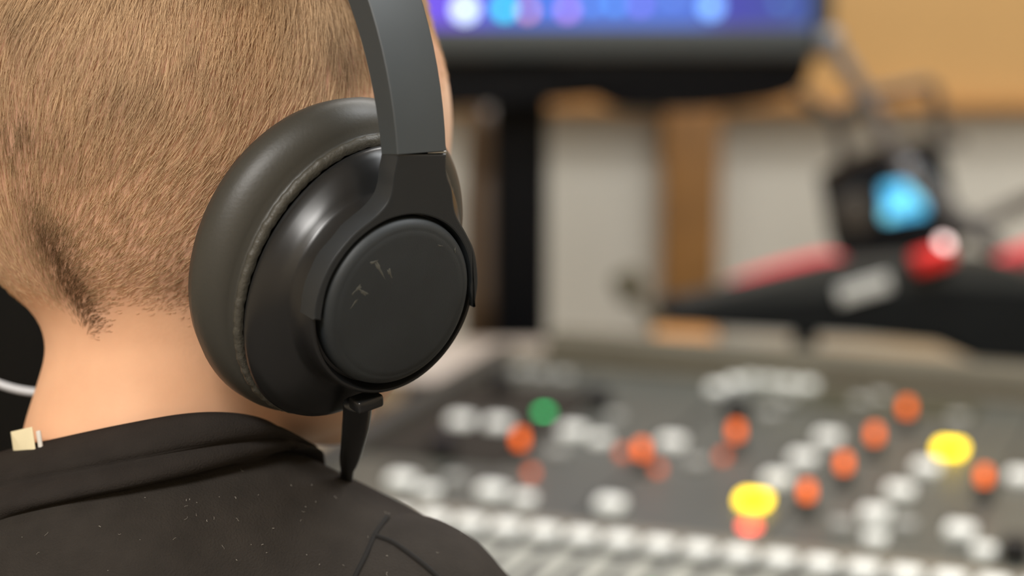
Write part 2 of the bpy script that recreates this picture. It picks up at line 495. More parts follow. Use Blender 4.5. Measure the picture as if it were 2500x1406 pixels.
# raised trims: front rail above the keys, panel dividers and the back rail
mesh_obj('divider_rail', *box(((uL + uR) / 2, v0 + .026, .001), I3, (hu - .02, .010, .0012), .001), M_RAIL, con)
ub = G(1900, 880)[0]
mesh_obj('back_rail', *box(((uL + uR) / 2, vB - .02, .004), I3, (hu - .01, .016, .005), .003), M_RAIL, con)
uh = G(1385, 850)[0]
mesh_obj('rear_hood', *box(((uh + uR) / 2, vB - .018, .014), I3, ((uR - uh) / 2 - .004, .017, .015), .005), mat('olive_grey_metal', (98, 94, 80), .55, noise=.1, nscale=12), con)
for px, py in [(1500, 990), (1880, 1060), (2200, 1120)]:
    u_, v_ = G(px, py)
for u_ in np.arange(uL + .10, uR - .05, .13):
    mesh_obj('divider_rail', *box((u_, (v0 + .05 + vB - .05) / 2, .0005), I3, (.0012, (vB - v0 - .1) / 2, .0008), .0004), M_SLOT, con)
# small dark inset display on the panel
u_, v_ = G(2130, 975)
mesh_obj('inset_display', *box((u_, min(v_, vB - .075), .0012), I3, (.09, .028, .0012), .001), mat('olive_display', (66, 66, 50), .35), con)

# ------------------------------------------------------------------ black wedge shaped case behind the console, with label and red light
M_CASE = mat('black_case', (12, 15, 16), 0.65, spec=.15, noise=.15, nscale=20)
M_CASE2 = mat('charcoal_lid', (46, 48, 46), .65, spec=.25, noise=.1, nscale=12)
CD_ = 1.86
case = thing('equipment_case', 'low black wedge shaped equipment case with a grey label behind the console', 'equipment case', P(2150, 830, CD_))


def extr(outl, d0, d1, jit=0, k0=.99):
    base = np.array([P(x, y, d0) for x, y in outl]); cc = base.mean(0)
    dv = np.array([0, 1., 0])
    return loft([cc + (base - cc) * k0, base + dv * .004, base + dv * (d1 - d0), cc + (base - cc) * k0 + dv * (d1 - d0 + .004)])


mesh_obj('body', *extr([(1608, 770), (1640, 752), (1850, 735), (2100, 722), (2330, 700), (2600, 715), (2760, 760), (2760, 905), (2560, 900), (2395, 888), (2360, 848), (2100, 822), (1800, 806), (1640, 795)], CD_, CD_ + .07), M_CASE, case, angle=40)
mesh_obj('lid', *extr([(1640, 748), (1850, 700), (2040, 655), (2230, 640), (2420, 640), (2620, 690), (2760, 755), (2600, 712), (2330, 705), (2100, 724), (1850, 738), (1640, 752)], CD_ + .01, CD_ + .06), M_CASE2, case, angle=40)
ax = nrm(P(2190, 682, CD_) - P(2030, 728, CD_)); az = np.cross(ax, (0, 1, 0)); 
lb = P(2108, 705, CD_ - .004)
mesh_obj('label_plate', *box(lb, (ax, az, np.array([0, 1., 0])), (.024, .0075, .0025), .001), mat('grey_label', (205, 208, 205), .5), case)
rb = P(2275, 632, CD_)
mesh_obj('red_button', *box(rb, (ax, az, np.array([0, 1., 0])), (.018, .009, .012), .004), mat('red_plastic', (215, 28, 26), .4), case)
gl = P(2312, 597, CD_ - .02)
gv = [[(gl[0] + r_ * math.cos(a_), gl[1] + dy, gl[2] + r_ * math.sin(a_)) for a_ in np.arange(16) * math.pi / 8] for r_, dy in ((.0035, .02), (.0035, .003), (.002, 0))]
mesh_obj('indicator_light', *loft([np.array(g) for g in gv]), mat('white_light', (255, 240, 236), .3, emit=(255, 225, 220), estr=3.6), case)['label'] = 'lit white light'
for fx in (1965, 2460):
    fp = P(fx, 800, CD_ + .045); fz = P(fx, 805, CD_)[2]
    mesh_obj('foot', *box((fp[0], fp[1], (DZ + fz) / 2), WX, (.010, .015, (fz - DZ) / 2), .003), M_CASE, case)
# red strap lying behind the case
rs = tube(cat_rom([P(1790, 706, CD_ + .10), P(1850, 682, CD_ + .10), P(1940, 656, CD_ + .10), P(2020, 640, CD_ + .10), P(2080, 660, CD_ + .10), P(2200, 690, CD_ + .10), P(2360, 690, CD_ + .10), P(2450, 640, CD_ + .10), P(2540, 606, CD_ + .10)], 6), .0095, 10)
tag(mesh_obj('red_strap', *rs, mat('red_webbing', (226, 70, 78), .7)), 'red strap lying along the back of the black case', 'strap')

# ------------------------------------------------------------------ small recorder with a blue lit display, in a wire cage, on a boom arm
RD = 2.15
rec = thing('recorder', 'square black recorder with a glowing blue display in a wire cage', 'audio recorder', P(2180, 620, RD))
mesh_obj('body', *extr([(2018, 440), (2100, 395), (2190, 362), (2290, 352), (2312, 400), (2345, 560), (2335, 650), (2080, 690), (2045, 600)], RD, RD + .06), M_BLK, rec, angle=40)
dc = P(2090, 515, RD - .002); axr = nrm(P(2290, 480, RD) - P(2090, 515, RD)); azr = np.cross(axr, (0, 1, 0))
kr = [[dc + (axr * math.cos(a_) + azr * math.sin(a_)) * r_ + np.array([0, dy, 0]) for a_ in np.arange(24) * math.pi / 12] for r_, dy in ((.022, .006), (.022, -.006), (.018, -.008))]
mesh_obj('dial', *loft([np.array(g) for g in kr]), mat('grey_dial', (72, 70, 66), .5), rec, angle=40)
M_BLUE = mat('blue_display', (90, 190, 235), .4, emit=(84, 186, 235), estr=.95)
mesh_obj('display', *box(P(2207, 488, RD - .004), (axr, azr, np.array([0, 1., 0])), (.0215, .019, .003), .002), M_BLUE, rec)
for x_, y_, s_ in ((2172, 520, .007), (2255, 447, .007), (2222, 480, .010)):
    mesh_obj('display_mark', *box(P(x_, y_, RD - .012), (axr, azr, np.array([0, 1., 0])), (s_, s_, .0015), .001), mat('pale_blue_mark', (120, 215, 240), .4, emit=(120, 215, 245), estr=1.2), rec)
M_WIRE = mat('dark_wire', (78, 74, 70), .4, metal=.5)
for pts in ([(1950, 225), (1990, 255), (2035, 285), (2050, 330), (2062, 400)], [(2110, 232), (2180, 222), (2262, 208), (2285, 235), (2292, 300), (2300, 365)], [(2285, 345), (2320, 345), (2350, 345)], [(2035, 285), (2080, 262), (2120, 235)]):
    mesh_obj('cage_wire', *tube(cat_rom([P(x, y, RD + .01) for x, y in pts], 5), .0065, 10), M_WIRE, rec)
boom = thing('boom_arm', 'grey articulated boom arm crossing in front of the small recorder', 'boom arm', P(2500, 650, RD - .05))
M_BOOM = mat('boom_grey', (128, 130, 134), .45, metal=.2)
mesh_obj('upper_arm', *tube([P(x, y, d_) for x, y, d_ in ((2026, 100, 1.99), (2075, 175, 2.01), (2125, 260, 2.04), (2165, 340, 2.07), (2215, 415, RD - .05))], .0085, 12), M_BOOM, boom)
mesh_obj('lower_arm', *tube([P(x, y, RD - .06) for x, y in ((2215, 415), (2300, 500), (2390, 572), (2520, 670))], .0105, 12), mat('boom_dark', (92, 93, 94), .45, metal=.2), boom)
mesh_obj('clamp_arm', *tube([P(x, y, RD - .02) for x, y in ((2300, 590), (2400, 540), (2540, 480))], .009, 12), M_WIRE, boom)
mesh_obj('joint', *tube([P(2026, 94, 2.005), P(2028, 106, 1.975)], .012, 14), M_BOOM, boom)
mesh_obj('joint', *tube([P(2215, 412, RD - .03), P(2217, 418, RD - .08)], .012, 14), M_BOOM, boom)

# ------------------------------------------------------------------ small things standing on the desk behind the console
box1 = box(P(1672, 850, 2.02), WX, (.031, .03, .016), .003)
tag(mesh_obj('wooden_block', *box1, mat('tan_wood', (206, 150, 92), .6, noise=.1)), 'small tan wooden block on the desk below the black case tip', 'block')
mic = thing('desk_microphone', 'small olive grey gooseneck microphone in front of the pale wall left of the brown post', 'microphone', (P(1600, 893, 2.2)[0], P(1600, 893, 2.2)[1], DZ))
mb_ = P(1600, 893, 2.2)
mesh_obj('base', *tube([(mb_[0], mb_[1], DZ), (mb_[0], mb_[1], DZ + .012), (mb_[0], mb_[1], DZ + .016)], [.028, .028, .02], 20, up=(1, 0, 0)), M_DARK, mic, angle=40)
M_OLV = mat('olive_plastic', (96, 92, 74), .6)
mesh_obj('gooseneck', *tube(cat_rom([(mb_[0], mb_[1], DZ + .01), P(1604, 830, 2.2), P(1590, 770, 2.2), P(1548, 722, 2.2)], 6), .006, 10), M_OLV, mic)
mesh_obj('head', *tube([P(1553, 728, 2.2), P(1548, 722, 2.2), P(1526, 672, 2.2), P(1522, 662, 2.2)], [.010, .0165, .0165, .010], 16), M_OLV, mic)

# tall brown thing left of stand
bq = P(1205, 480, 2.5)
tag(mesh_obj('brown_bottle', *tube([P(1192, 863, 2.30), P(1192, 720, 2.30), P(1192, 500, 2.30), P(1192, 440, 2.30), P(1192, 330, 2.30), P(1192, 240, 2.30)], [.030, .030, .029, .027, .024, .018], 20), mat('dark_brown_glass', (84, 66, 48), .4)),
    'tall dark brown bottle behind the left side of the monitor stand', 'bottle')
pp = box(P(1080, 880, 1.98), WX, (.10, .09, .002), .001)
tag(mesh_obj('paper_sheet', *pp, mat('pale_paper', (176, 166, 156), .8)), 'pale sheet of paper on the desk left of the console', 'paper')

# dark cabinet seen left of the neck, white lead across it
tag(mesh_obj('black_speaker_cabinet', *box((-.53, 1.75, DZ + .185), WX, (.16, .13, .185), .012), mat('speaker_black', (9, 9, 8), .7, spec=.2)), 'black speaker cabinet on the desk at the left behind the neck', 'speaker')

# ================================================================== the boy
Rh = nrm((.64, -.04, .767)); Fh = np.array((.76, -.06, -.64)); Fh = nrm(Fh - Rh * Fh.dot(Rh)); Uh = np.cross(Rh, Fh)
HB = np.stack([cw(Rh), cw(Fh), cw(Uh)])                  # head axes (right ear, face, crown) in world
E0 = CAM + cw((-.102, .0157, -.689))                     # midpoint between the ears


def H(r, f, u): return E0 + np.array([r, f, u]) @ HB


def tolocal(X): return (X - E0) @ HB.T


neck_a = tolocal(P(395, 800, .672)); neck_b = tolocal(P(352, 1130, .676)); neck_c = tolocal(P(330, 1430, .69))
shr = tolocal(P(800, 1680, .69)); shl = tolocal(P(-250, 1700, .74))


def head_sdf(X):
    L = tolocal(X)
    S = L.copy(); S[..., 0] = np.abs(S[..., 0])
    d = sell(L, (0, -.008, .0425), np.array((.0705, .093, .0785)))
    d = smin(d, sell(L, (0, -.022, .008), np.array((.052, .050, .040))), .018)
    d = smin(d, sell(L, (0, .032, -.004), np.array((.055, .045, .058))), .018)
    d = smin(d, sell(L, (0, .030, -.036), np.array((.046, .037, .028))), .015)
    d = smin(d, scap(L, (0, .055, -.051), (0, .056, -.055), .013, .012), .015)
    d = smin(d, scap(L, (0, .072, .010), (0, .084, -.014), .006, .008), .008)
    d = smin(d, sell(S, (.007, .080, -.016), np.array((.006, .007, .005))), .004)
    d = smin(d, sell(S, (.038, .046, -.004), np.array((.019, .018, .018))), .012)
    sock = sell(S, (.028, .084, .014), np.array((.015, .012, .010)))
    d = -smin(-d, sock, .008)
    d = smin(d, sell(L, (0, .068, -.034), np.array((.019, .008, .0035))), .004)
    d = smin(d, sell(L, (0, .067, -.041), np.array((.016, .008, .004))), .004)
    # ears
    e = sell(S, (.072, -.010, .002), np.array((.006, .015, .028)))
    e = -smin(-e, sell(S, (.079, -.008, .004), np.array((.005, .008, .017))), .003)
    d = smin(d, e, .006)
    nk = scap(L, neck_a, neck_b, .0355, .0375)
    d = smin(d, nk, .012)
    t = scap(L, neck_b, neck_c, .0375, .044)
    t = smin(t, scap(L, neck_c, shr, .038, .032), .02)
    t = smin(t, scap(L, neck_c, shl, .038, .032), .02)
    d = smin(d, t, .012)
    return d


lo_, hi_ = np.minimum.reduce([H(*c) for c in ((-.3, -.2, -.25), (.3, .2, .2))]), None
cent = E0 + np.array([0, 0, -.02])
V, Fq = nets(head_sdf, (-.42, .52, .93), (.12, .85, 1.36), .0024)
V = relax(V, Fq, 3, .5)
boy = thing('person', 'child seen from behind with short blond hair, black hoodie and black headphones', 'person', P(300, 1406, .68) - np.array([0, 0, .35]))

def bvh_of(Vx, Fx):
    from mathutils.bvhtree import BVHTree
    return BVHTree.FromPolygons([Vector(p) for p in Vx], [tuple(map(int, q)) for q in Fx])


bbody = bvh_of(V, Fq)


def on_head(px, py, d_=.64):
    """point of the head's surface seen at a pixel"""
    h = bbody.ray_cast(Vector(CAM), Vector(nrm(FW + RT * (px - 1250) / F + UPV * (703 - py) / F)))
    return np.array(h[0]) if h[0] is not None else P(px, py, d_)


# skin: scalp mask by place on the head
L = tolocal(V)
Vr = tolocal(on_head(226, 795))[0]


def hairline(L):
    """signed height above the hairline, metres"""
    r, f, u = L[:, 0], L[:, 1], L[:, 2]
    base = -.0235 - .010 * np.exp(-((r - Vr) / .007) ** 2) + .0012 * np.sin(r * 400)
    back = u - base
    # sides and front: around the ears and above the forehead
    front = u - (.070 + np.clip((.075 - f), 0, .05) * -.9)
    side = u - (.020 + np.clip(f, 0, .08) * .15)
    k = np.clip((f + .005) / .02, 0, 1)
    g = back * (1 - k) + np.minimum(side, front) * k
    return g


def smooth01(x, a, b):
    t = np.clip((x - a) / (b - a), 0, 1); return t * t * (3 - 2 * t)


skin = bpy.data.materials.new('skin'); skin.use_nodes = True; nt = skin.node_tree; bs = nt.nodes['Principled BSDF']
bs.inputs['Roughness'].default_value = .55; bs.inputs['Specular IOR Level'].default_value = .35
bs.inputs['Subsurface Weight'].default_value = .12; bs.inputs['Subsurface Radius'].default_value = (1, .35, .2); bs.inputs['Subsurface Scale'].default_value = .004
at = nt.nodes.new('ShaderNodeAttribute'); at.attribute_name = 'tone'
tc = nt.nodes.new('ShaderNodeTexCoord'); n1 = nt.nodes.new('ShaderNodeTexNoise'); n1.inputs['Scale'].default_value = 60; n1.inputs['Detail'].default_value = 6
nt.links.new(tc.outputs['Object'], n1.inputs['Vector'])
mx = nt.nodes.new('ShaderNodeMix'); mx.data_type = 'RGBA'; mx.blend_type = 'MULTIPLY'; mx.inputs[0].default_value = .35
rp = nt.nodes.new('ShaderNodeValToRGB'); rp.color_ramp.elements[0].color = (.75, .68, .66, 1); rp.color_ramp.elements[1].color = (1, 1, 1, 1)
rp.color_ramp.elements[0].position = .3; rp.color_ramp.elements[1].position = .65
nt.links.new(n1.outputs['Fac'], rp.inputs['Fac']); nt.links.new(at.outputs['Color'], mx.inputs[6]); nt.links.new(rp.outputs['Color'], mx.inputs[7])
nt.links.new(mx.outputs[2], bs.inputs['Base Color'])
n2 = nt.nodes.new('ShaderNodeTexNoise'); n2.inputs['Scale'].default_value = 900; n2.inputs['Detail'].default_value = 3
bp = nt.nodes.new('ShaderNodeBump'); bp.inputs['Strength'].default_value = .12; bp.inputs['Distance'].default_value = .0005
nt.links.new(tc.outputs['Object'], n2.inputs['Vector']); nt.links.new(n2.outputs['Fac'], bp.inputs['Height']); nt.links.new(bp.outputs['Normal'], bs.inputs['Normal'])

body = mesh_obj('body', V, Fq, skin, boy)
hl = hairline(L)
sk = np.array(lin((240, 188, 150))[:3]); scalp = np.array(lin((224, 178, 150))[:3]); pale = np.array(lin((238, 200, 172))[:3]); lipc = np.array(lin((205, 120, 110))[:3])
m_ = smooth01(hl, -.004, .010)[:, None]
col = sk * (1 - m_) + scalp * m_
fm = smooth01(L[:, 1], .0, .03)[:, None] * (1 - m_); col = col * (1 - fm) + pale * fm
lm = ((np.abs(L[:, 0]) < .019) & (L[:, 2] < -.0295) & (L[:, 2] > -.046) & (L[:, 1] > .058))[:, None] * .8
col = col * (1 - lm) + lipc * lm
ca = body.data.color_attributes.new('tone', 'FLOAT_COLOR', 'POINT')
ca.data.foreach_set('color', np.concatenate([col, np.ones((len(col), 1))], 1).astype(np.float32).ravel())
# eyes and brows
for s_ in (-1, 1):
    ec = H(s_ * .028, .062, .014)
    rg = []
    for th in np.linspace(.05, math.pi - .05, 12):
        rg.append([ec + (math.cos(th) * np.array((0, 1, 0)) + math.sin(th) * (math.cos(p) * np.array((1, 0, 0)) + math.sin(p) * np.array((0, 0, 1)))) @ HB * .0105 for p in np.arange(16) * math.pi / 8])
    eye = mesh_obj('eyeball', *loft([np.array(x) for x in rg]), mat('eye_white', (235, 230, 225), .2), boy)
    ir = [[ec + (np.array((math.cos(p) * r_, f_, math.sin(p) * r_))) @ HB for p in np.arange(16) * math.pi / 8] for r_, f_ in ((.0048, .0090), (.0048, .0099), (.0020, .0108))]
    mesh_obj('iris', *loft([np.array(x) for x in ir]), mat('iris_blue', (80, 110, 130), .2), eye)
    bw = tube(cat_rom([H(s_ * .014, .0785, .028), H(s_ * .026, .0755, .031), H(s_ * .040, .0655, .028)], 5), [.0012] + [.0022] * 8 + [.0018, .001], 8, .6)
    mesh_obj('eyebrow', *bw, mat('brow_blond', (140, 105, 70), .8), boy)

# ------------------------------------------------------------------ hair: short strands combed down to the nape
tri = np.concatenate([Fq[:, [0, 1, 2]], Fq[:, [0, 2, 3]]])
tc_ = V[tri]; nrmv = np.cross(tc_[:, 1] - tc_[:, 0], tc_[:, 2] - tc_[:, 0]); ar = np.linalg.norm(nrmv, axis=1) / 2 + 1e-12
nv = nrmv / (2 * ar[:, None])
outw = tc_.mean(1) - H(0, -.008, .03)
if (nv * outw).sum() < 0: nv = -nv
NH = 150000
lc = tolocal(tc_.mean(1)); hc_ = hairline(lc)
wt = ar * smooth01(hc_, -.003, .009) * (1 + 1.2 * smooth01(lc[:, 2], .05, .10))
dens = 1 + .55 * vnoise(lc, 90, 3); wt = wt * np.clip(dens, .25, 2)
wt[lc[:, 2] < -.05] = 0
A0, B0 = tolocal(on_head(110, 480)), tolocal(on_head(232, 790)); ab0 = B0 - A0; t0_ = np.clip(((lc - A0) @ ab0) / ab0.dot(ab0), 0, 1)
wt *= 1 + .7 * np.exp(-(np.linalg.norm(lc - A0 - t0_[:, None] * ab0, axis=1) / .006) ** 2)
wt *= 1 - .85 * smooth01(lc[:, 1], .025, .05) * (1 - smooth01(lc[:, 2], .07, .10))
sp = tolocal(on_head(685, 300)); wt *= 1 - .55 * np.exp(-(np.linalg.norm(lc - sp, axis=1) / .014) ** 2)
# the camera side of the head gets the share of strands the picture shows
ti = rng.choice(len(tri), NH, p=wt / wt.sum())
u1 = rng.random(NH); u2 = rng.random(NH); fl = u1 + u2 > 1; u1[fl] = 1 - u1[fl]; u2[fl] = 1 - u2[fl]
T = tc_[ti]; root = T[:, 0] + (T[:, 1] - T[:, 0]) * u1[:, None] + (T[:, 2] - T[:, 0]) * u2[:, None]
nn = nv[ti]; lr = tolocal(root); hr = hairline(lr)
kx = smooth01(lr[:, 0], Vr - .012, Vr + .018)[:, None]
fd = P(225, 880, .640) * (1 - kx) + P(90, 720, .64) * kx - root; fd = fd / np.linalg.norm(fd, axis=1)[:, None]
dn = -HB[2]
kf = smooth01(lr[:, 1], -.01, .03)[:, None]               # in front of the ears the hair hangs straight down
fd = fd * (1 - kf) + dn * kf + (.12 + 1.3 * smooth01(lr[:, 2], .02, .07)[:, None]) * dn
fd = fd - nn * (fd * nn).sum(1)[:, None]; fd = fd / np.linalg.norm(fd, axis=1)[:, None]
sw = np.cross(nn, fd); ang = .26 * vnoise(lr, 110, 5) + .16 * vnoise(lr, 1000, 6) + .13 * rng.normal(size=NH)
fd = fd * np.cos(ang)[:, None] + sw * np.sin(ang)[:, None]
ln = (.0022 + .0090 * smooth01(hr, 0, .09)) * rng.uniform(.6, 1.25, NH)
ln *= 1 + 1.0 * smooth01(lr[:, 2], .07, .11)
lift = .16 + .08 * rng.normal(size=NH)
pts = np.empty((NH, 4, 3)); rad = np.empty((NH, 4))
for k, (s_, lf) in enumerate(((0, 0), (.33, .9), (.67, 1.35), (1, 1.5))):
    pts[:, k] = root + fd * (ln * s_)[:, None] + nn * (ln * .5 * lift * lf)[:, None] - nn * (.0003 if k == 0 else 0)
rw = rng.uniform(.000035, .00007, NH)
for k, q in enumerate((1.0, 1.0, .8, .25)): rad[:, k] = rw * q
hcv = bpy.data.hair_curves.new('hair'); hcv.add_curves([4] * NH)
off = np.array(boy.location)
hcv.attributes['position'].data.foreach_set('vector', (pts - off).astype(np.float32).ravel())
ra = hcv.attributes.get('radius') or hcv.attributes.new('radius', 'FLOAT', 'POINT')
ra.data.foreach_set('value', rad.astype(np.float32).ravel())
# strand colour: blond, darker at the temples; shading of gathered hair painted in towards the nape
A_, B_ = tolocal(on_head(60, 400)), tolocal(on_head(232, 785))
ab = B_ - A_; tt = np.clip(((lr - A_) @ ab) / ab.dot(ab), 0, 1); dd = np.linalg.norm(lr - A_ - tt[:, None] * ab, axis=1)
dark = np.exp(-(dd / .0070) ** 2) * 1.0 * smooth01(tt, -.1, .5)
for q, s_, a0 in ((on_head(830, 110), .012, .7), (on_head(310, 210), .009, .22), (on_head(40, 290), .011, .5), (on_head(470, 690), .009, .5), (on_head(1068, 60, .72), .006, .9), (on_head(60, 30), .010, .3), (on_head(480, 90), .006, .2)):
    q = tolocal(q); dark = np.maximum(dark, a0 * np.exp(-(np.linalg.norm(lr - q, axis=1) / s_) ** 2))
dark = np.clip(dark + .12 + .14 * vnoise(lr, 160, 9) + .22 * vnoise(lr * np.array((1, 1, .45)), 900, 12) + .06 * rng.normal(size=NH), 0, 1)
c0, c1 = np.array(lin((214, 180, 140))[:3]), np.array(lin((118, 92, 64))[:3])
hcol = c0 * (1 - dark[:, None]) + c1 * dark[:, None]
hcol *= rng.uniform(.85, 1.12, NH)[:, None]
hca = hcv.attributes.new('strand_colour', 'FLOAT_COLOR', 'CURVE')
hca.data.foreach_set('color', np.concatenate([hcol, np.ones((NH, 1))], 1).astype(np.float32).ravel())
mh = bpy.data.materials.new('blond_hair'); mh.use_nodes = True; nt = mh.node_tree; bs = nt.nodes['Principled BSDF']
a_ = nt.nodes.new('ShaderNodeAttribute'); a_.attribute_name = 'strand_colour'
nt.links.new(a_.outputs['Color'], bs.inputs['Base Color']); bs.inputs['Roughness'].default_value = .5; bs.inputs['Specular IOR Level'].default_value = .3
hcv.materials.append(mh)
ho = bpy.data.objects.new('hair', hcv); C.objects.link(ho); ho.parent = boy; ho['kind'] = 'stuff'

# ------------------------------------------------------------------ hoodie
M_HOOD = mat('hoodie_fabric', (48, 44, 40), .92, noise=.16, nscale=70, bump=.5, bscale=1400, spec=.2)
M_HOOD2 = mat('hoodie_collar_fabric', (42, 38, 35), .92, noise=.14, nscale=90, bump=.4, bscale=1600, spec=.2)


def hood_sdf(X):
    d = scap(X, P(545, 1440, .668), P(955, 1600, .682), .050, .044)
    d = smin(d, scap(X, P(200, 1530, .672), P(-450, 1800, .76), .054, .046), .02)
    d = smin(d, scap(X, P(330, 1600, .668), P(450, 2500, .70), .070, .085), .02)
    d = smin(d, scap(X, P(720, 1780, .690), P(760, 2500, .70), .070, .080), .03)
    d = smin(d, scap(X, P(0, 1900, .72), P(200, 2500, .74), .070, .085), .03)
    d = smin(d, scap(X, P(330, 1420, .668), P(340, 1500, .668), .050, .056), .02)
    return d + .0010 * vnoise(X, 95, 21) + .0006 * vnoise(X, 210, 22)


V2, F2 = nets(hood_sdf, (-.46, .50, .66), (.16, .90, 1.14), .0034)
V2 = relax(V2, F2, 2, .5)
hood = mesh_obj('hoodie', V2, F2, M_HOOD, boy)


def sleeve_sdf(X):
    d = scap(X, P(957, 1572, .668), P(1145, 1800, .685), .0430, .0425)
    d = smin(d, scap(X, P(1145, 1800, .685), P(1290, 2500, .66), .043, .038), .02)
    d = smin(d, scap(X, P(1290, 2500, .66), P(2050, 2750, .88), .036, .026), .02)
    return d + .0012 * vnoise(X, 120, 31)


V3_, F3_ = nets(sleeve_sdf, (-.13, .50, .58), (.26, .95, 1.14), .0034)
V3_ = relax(V3_, F3_, 2, .5)
mesh_obj('sleeve', V3_, F3_, M_HOOD, boy)

bh, bsl = bvh_of(V2, F2), bvh_of(V3_, F3_)


def hit(px, py):
    d = Vector(nrm(FW + RT * (px - 1250) / F + UPV * (703 - py) / F)); best = None
    for b_ in (bh, bsl):
        h = b_.ray_cast(Vector(CAM), d)
        if h[0] is not None and (best is None or h[3] < best[3]): best = h
    return best


# stand-up collar, folded, lofted round the neck
top = [(-60, 1135, .668), (0, 1110, .652), (150, 1078, .637), (300, 1048, .630), (450, 1023, .628), (560, 1018, .631), (650, 1030, .640), (708, 1060, .655), (738, 1096, .676),
       (700, 1150, .708), (500, 1175, .728), (250, 1175, .730), (60, 1165, .712), (-50, 1150, .69)]
bot = [(-150, 1330, .668), (0, 1262, .630), (150, 1228, .614), (300, 1200, .606), (450, 1168, .605), (600, 1130, .612), (700, 1104, .630), (745, 1098, .652), (775, 1120, .680),
       (760, 1220, .715), (540, 1260, .745), (250, 1280, .748), (0, 1290, .730), (-120, 1310, .70)]
bot2 = []
for q in bot:
    h = hit(q[0], q[1]) if q[2] < .685 else None
    d_ = q[2]
    if h: d_ = min(max((np.array(h[0]) - CAM).dot(FW) - .004, q[2] - .03), q[2] + .03)
    bot2.append((q[0], q[1], d_))
bot = bot2
Tp = cat_rom([P(*q) for q in top], 8, True); Bt = cat_rom([P(*q) for q in bot], 8, True)
cc = Tp.mean(0)
outd = (Tp + Bt) / 2 - cc; outd[:, 2] = 0; outd = outd / np.linalg.norm(outd, axis=1)[:, None]
rings = []
inn = Tp - outd * .004
rings.append(inn - np.array([0, 0, .03])); rings.append(inn - np.array([0, 0, .002]))
prof = [(0, -.0022), (0, .0), (.06, .0022), (.18, .0034), (.34, .0038), (.46, .0026), (.52, .0008), (.56, .0020), (.66, .0034), (.78, .0034), (.90, .0020), (1.0, -.002), (1.06, -.008)]
wob = vnoise(Tp, 60, 44) * .02
for k, (q, b_) in enumerate(prof):
    qq = q + (wob if .3 < q < .8 else 0)
    qq = np.asarray(qq)
    if qq.ndim: qq = qq[:, None]
    rings.append(Tp * (1 - qq) + Bt * qq + outd * b_ + (np.array([0, 0, .0012]) if k == 0 else 0))
v_, f_ = loft(rings, False, False)
mesh_obj('collar', v_, f_, M_HOOD2, boy)


M_SEAM = mat('seam_crease_shade', (22, 20, 18), .95)  # sleeve seams, coloured dark to paint in the shade of the crease


def seam(pts, r_, name='seam'):
    out = []
    for x, y in cat_rom([(a, b, 0) for a, b in pts], 8)[:, :2]:
        h = hit(x, y)
        if h: out.append(np.array(h[0]) + np.array(h[1]) * r_ * .1)
    if len(out) > 2:
        mesh_obj(name, *tube(out, r_, 8), M_SEAM, boy)


seam([(946, 1262), (925, 1290), (912, 1312), (895, 1350), (880, 1380), (868, 1404), (850, 1450)], .0008)
seam([(915, 1308), (960, 1325), (1010, 1360), (1050, 1392), (1090, 1430)], .0009)
# lint on the fabric
lint = []
spec_ = [(590, 1149), (455, 1222), (480, 1228), (535, 1214), (505, 1272), (522, 1266), (740, 1250), (770, 1226), (745, 1238), (710, 1186), (760, 1185), (818, 1215), (640, 1330), (650, 1350), (940, 1252), (948, 1255), (945, 1358), (945, 1402)]
for x, y in spec_ + [(rng.uniform(0, 1150), rng.uniform(1200, 1400)) for _ in range(30)]:
    h = hit(x, y)
    if not h: continue
    p = np.array(h[0]) + np.array(h[1]) * .0003; nn_ = np.array(h[1])
    t1 = nrm(np.cross(nn_, rng.normal(size=3))); t2 = np.cross(nn_, t1); l_ = rng.uniform(.00005, .0005)
    c_ = [p + t1 * l_ * (k - 1.5) + t2 * l_ * .5 * math.sin(k * 1.4 + x) for k in range(4)]
    lint.append(tube(c_, (.00003 if l_ > .00025 else .00007), 5))
lo_ = mesh_obj('lint', *merge(*lint), mat('white_lint', (176, 170, 160), .9), boy); lo_['kind'] = 'stuff'
# cream label poking out of the collar on the left
lx = nrm(P(102, 1072, .640) - P(14, 1092, .655)); ly = nrm(P(60, 1050, .640) - P(64, 1100, .640)); ly = nrm(ly - lx * lx.dot(ly)); lz = np.cross(lx, ly)
mesh_obj('neck_label', *box(P(60, 1100, .6445), (lx, ly, lz), (.0062, .0068, .0003), .0002), mat('cream_label', (240, 228, 190), .8), boy)['label'] = 'cream fabric label'
mesh_obj('label_edge', *box(P(100, 1096, .6405), (lx, ly, lz), (.0009, .0058, .0005), .0003), mat('white_stitch', (225, 222, 214), .8), boy)

# ================================================================== headphones
M_HP = mat('matte_black_shell', (36, 40, 43), .42, bump=.05, bscale=3000, noise=.05, nscale=60)
M_HPG = mat('satin_black_shell', (27, 28, 29), .30, spec=.5)
M_HPC = mat('rubbery_black_cap', (37, 42, 45), .55, noise=.18, nscale=55, bump=.08, bscale=2500)
M_PAD = mat('black_leatherette', (58, 57, 52), .46, bump=.06, bscale=900, spec=.5)
M_SILV = mat('grey_slider_metal', (170, 172, 172), .3, metal=.8)
nC = nrm((.62, -.33, .71)); tC = np.array((.47, .88, 0)); tC = nrm(tC - nC * tC.dot(nC)); sC = np.cross(tC, nC)
nW, tW, sW = cw(nC), cw(tC), cw(sC)
D0 = P(979, 742, .605)


def CP(s, t, d):
    """cup point, millimetres: s to the side, t up, d depth inward"""
    return D0 + (sW * s + tW * t - nW * d) * .001


def cup_st(px, py, d):
    ray = nrm(FW + RT * (px - 1250) / F + UPV * (703 - py) / F); o = D0 - nW * d * .001
    k = (o - CAM).dot(nW) / ray.dot(nW); p = CAM + ray * k - o
    return p.dot(sW) * 1000, p.dot(tW) * 1000


hp = thing('headphones', 'large black over-ear headphones worn by the child, worn matte shell', 'headphones', D0 - np.array([0, 0, .05]))

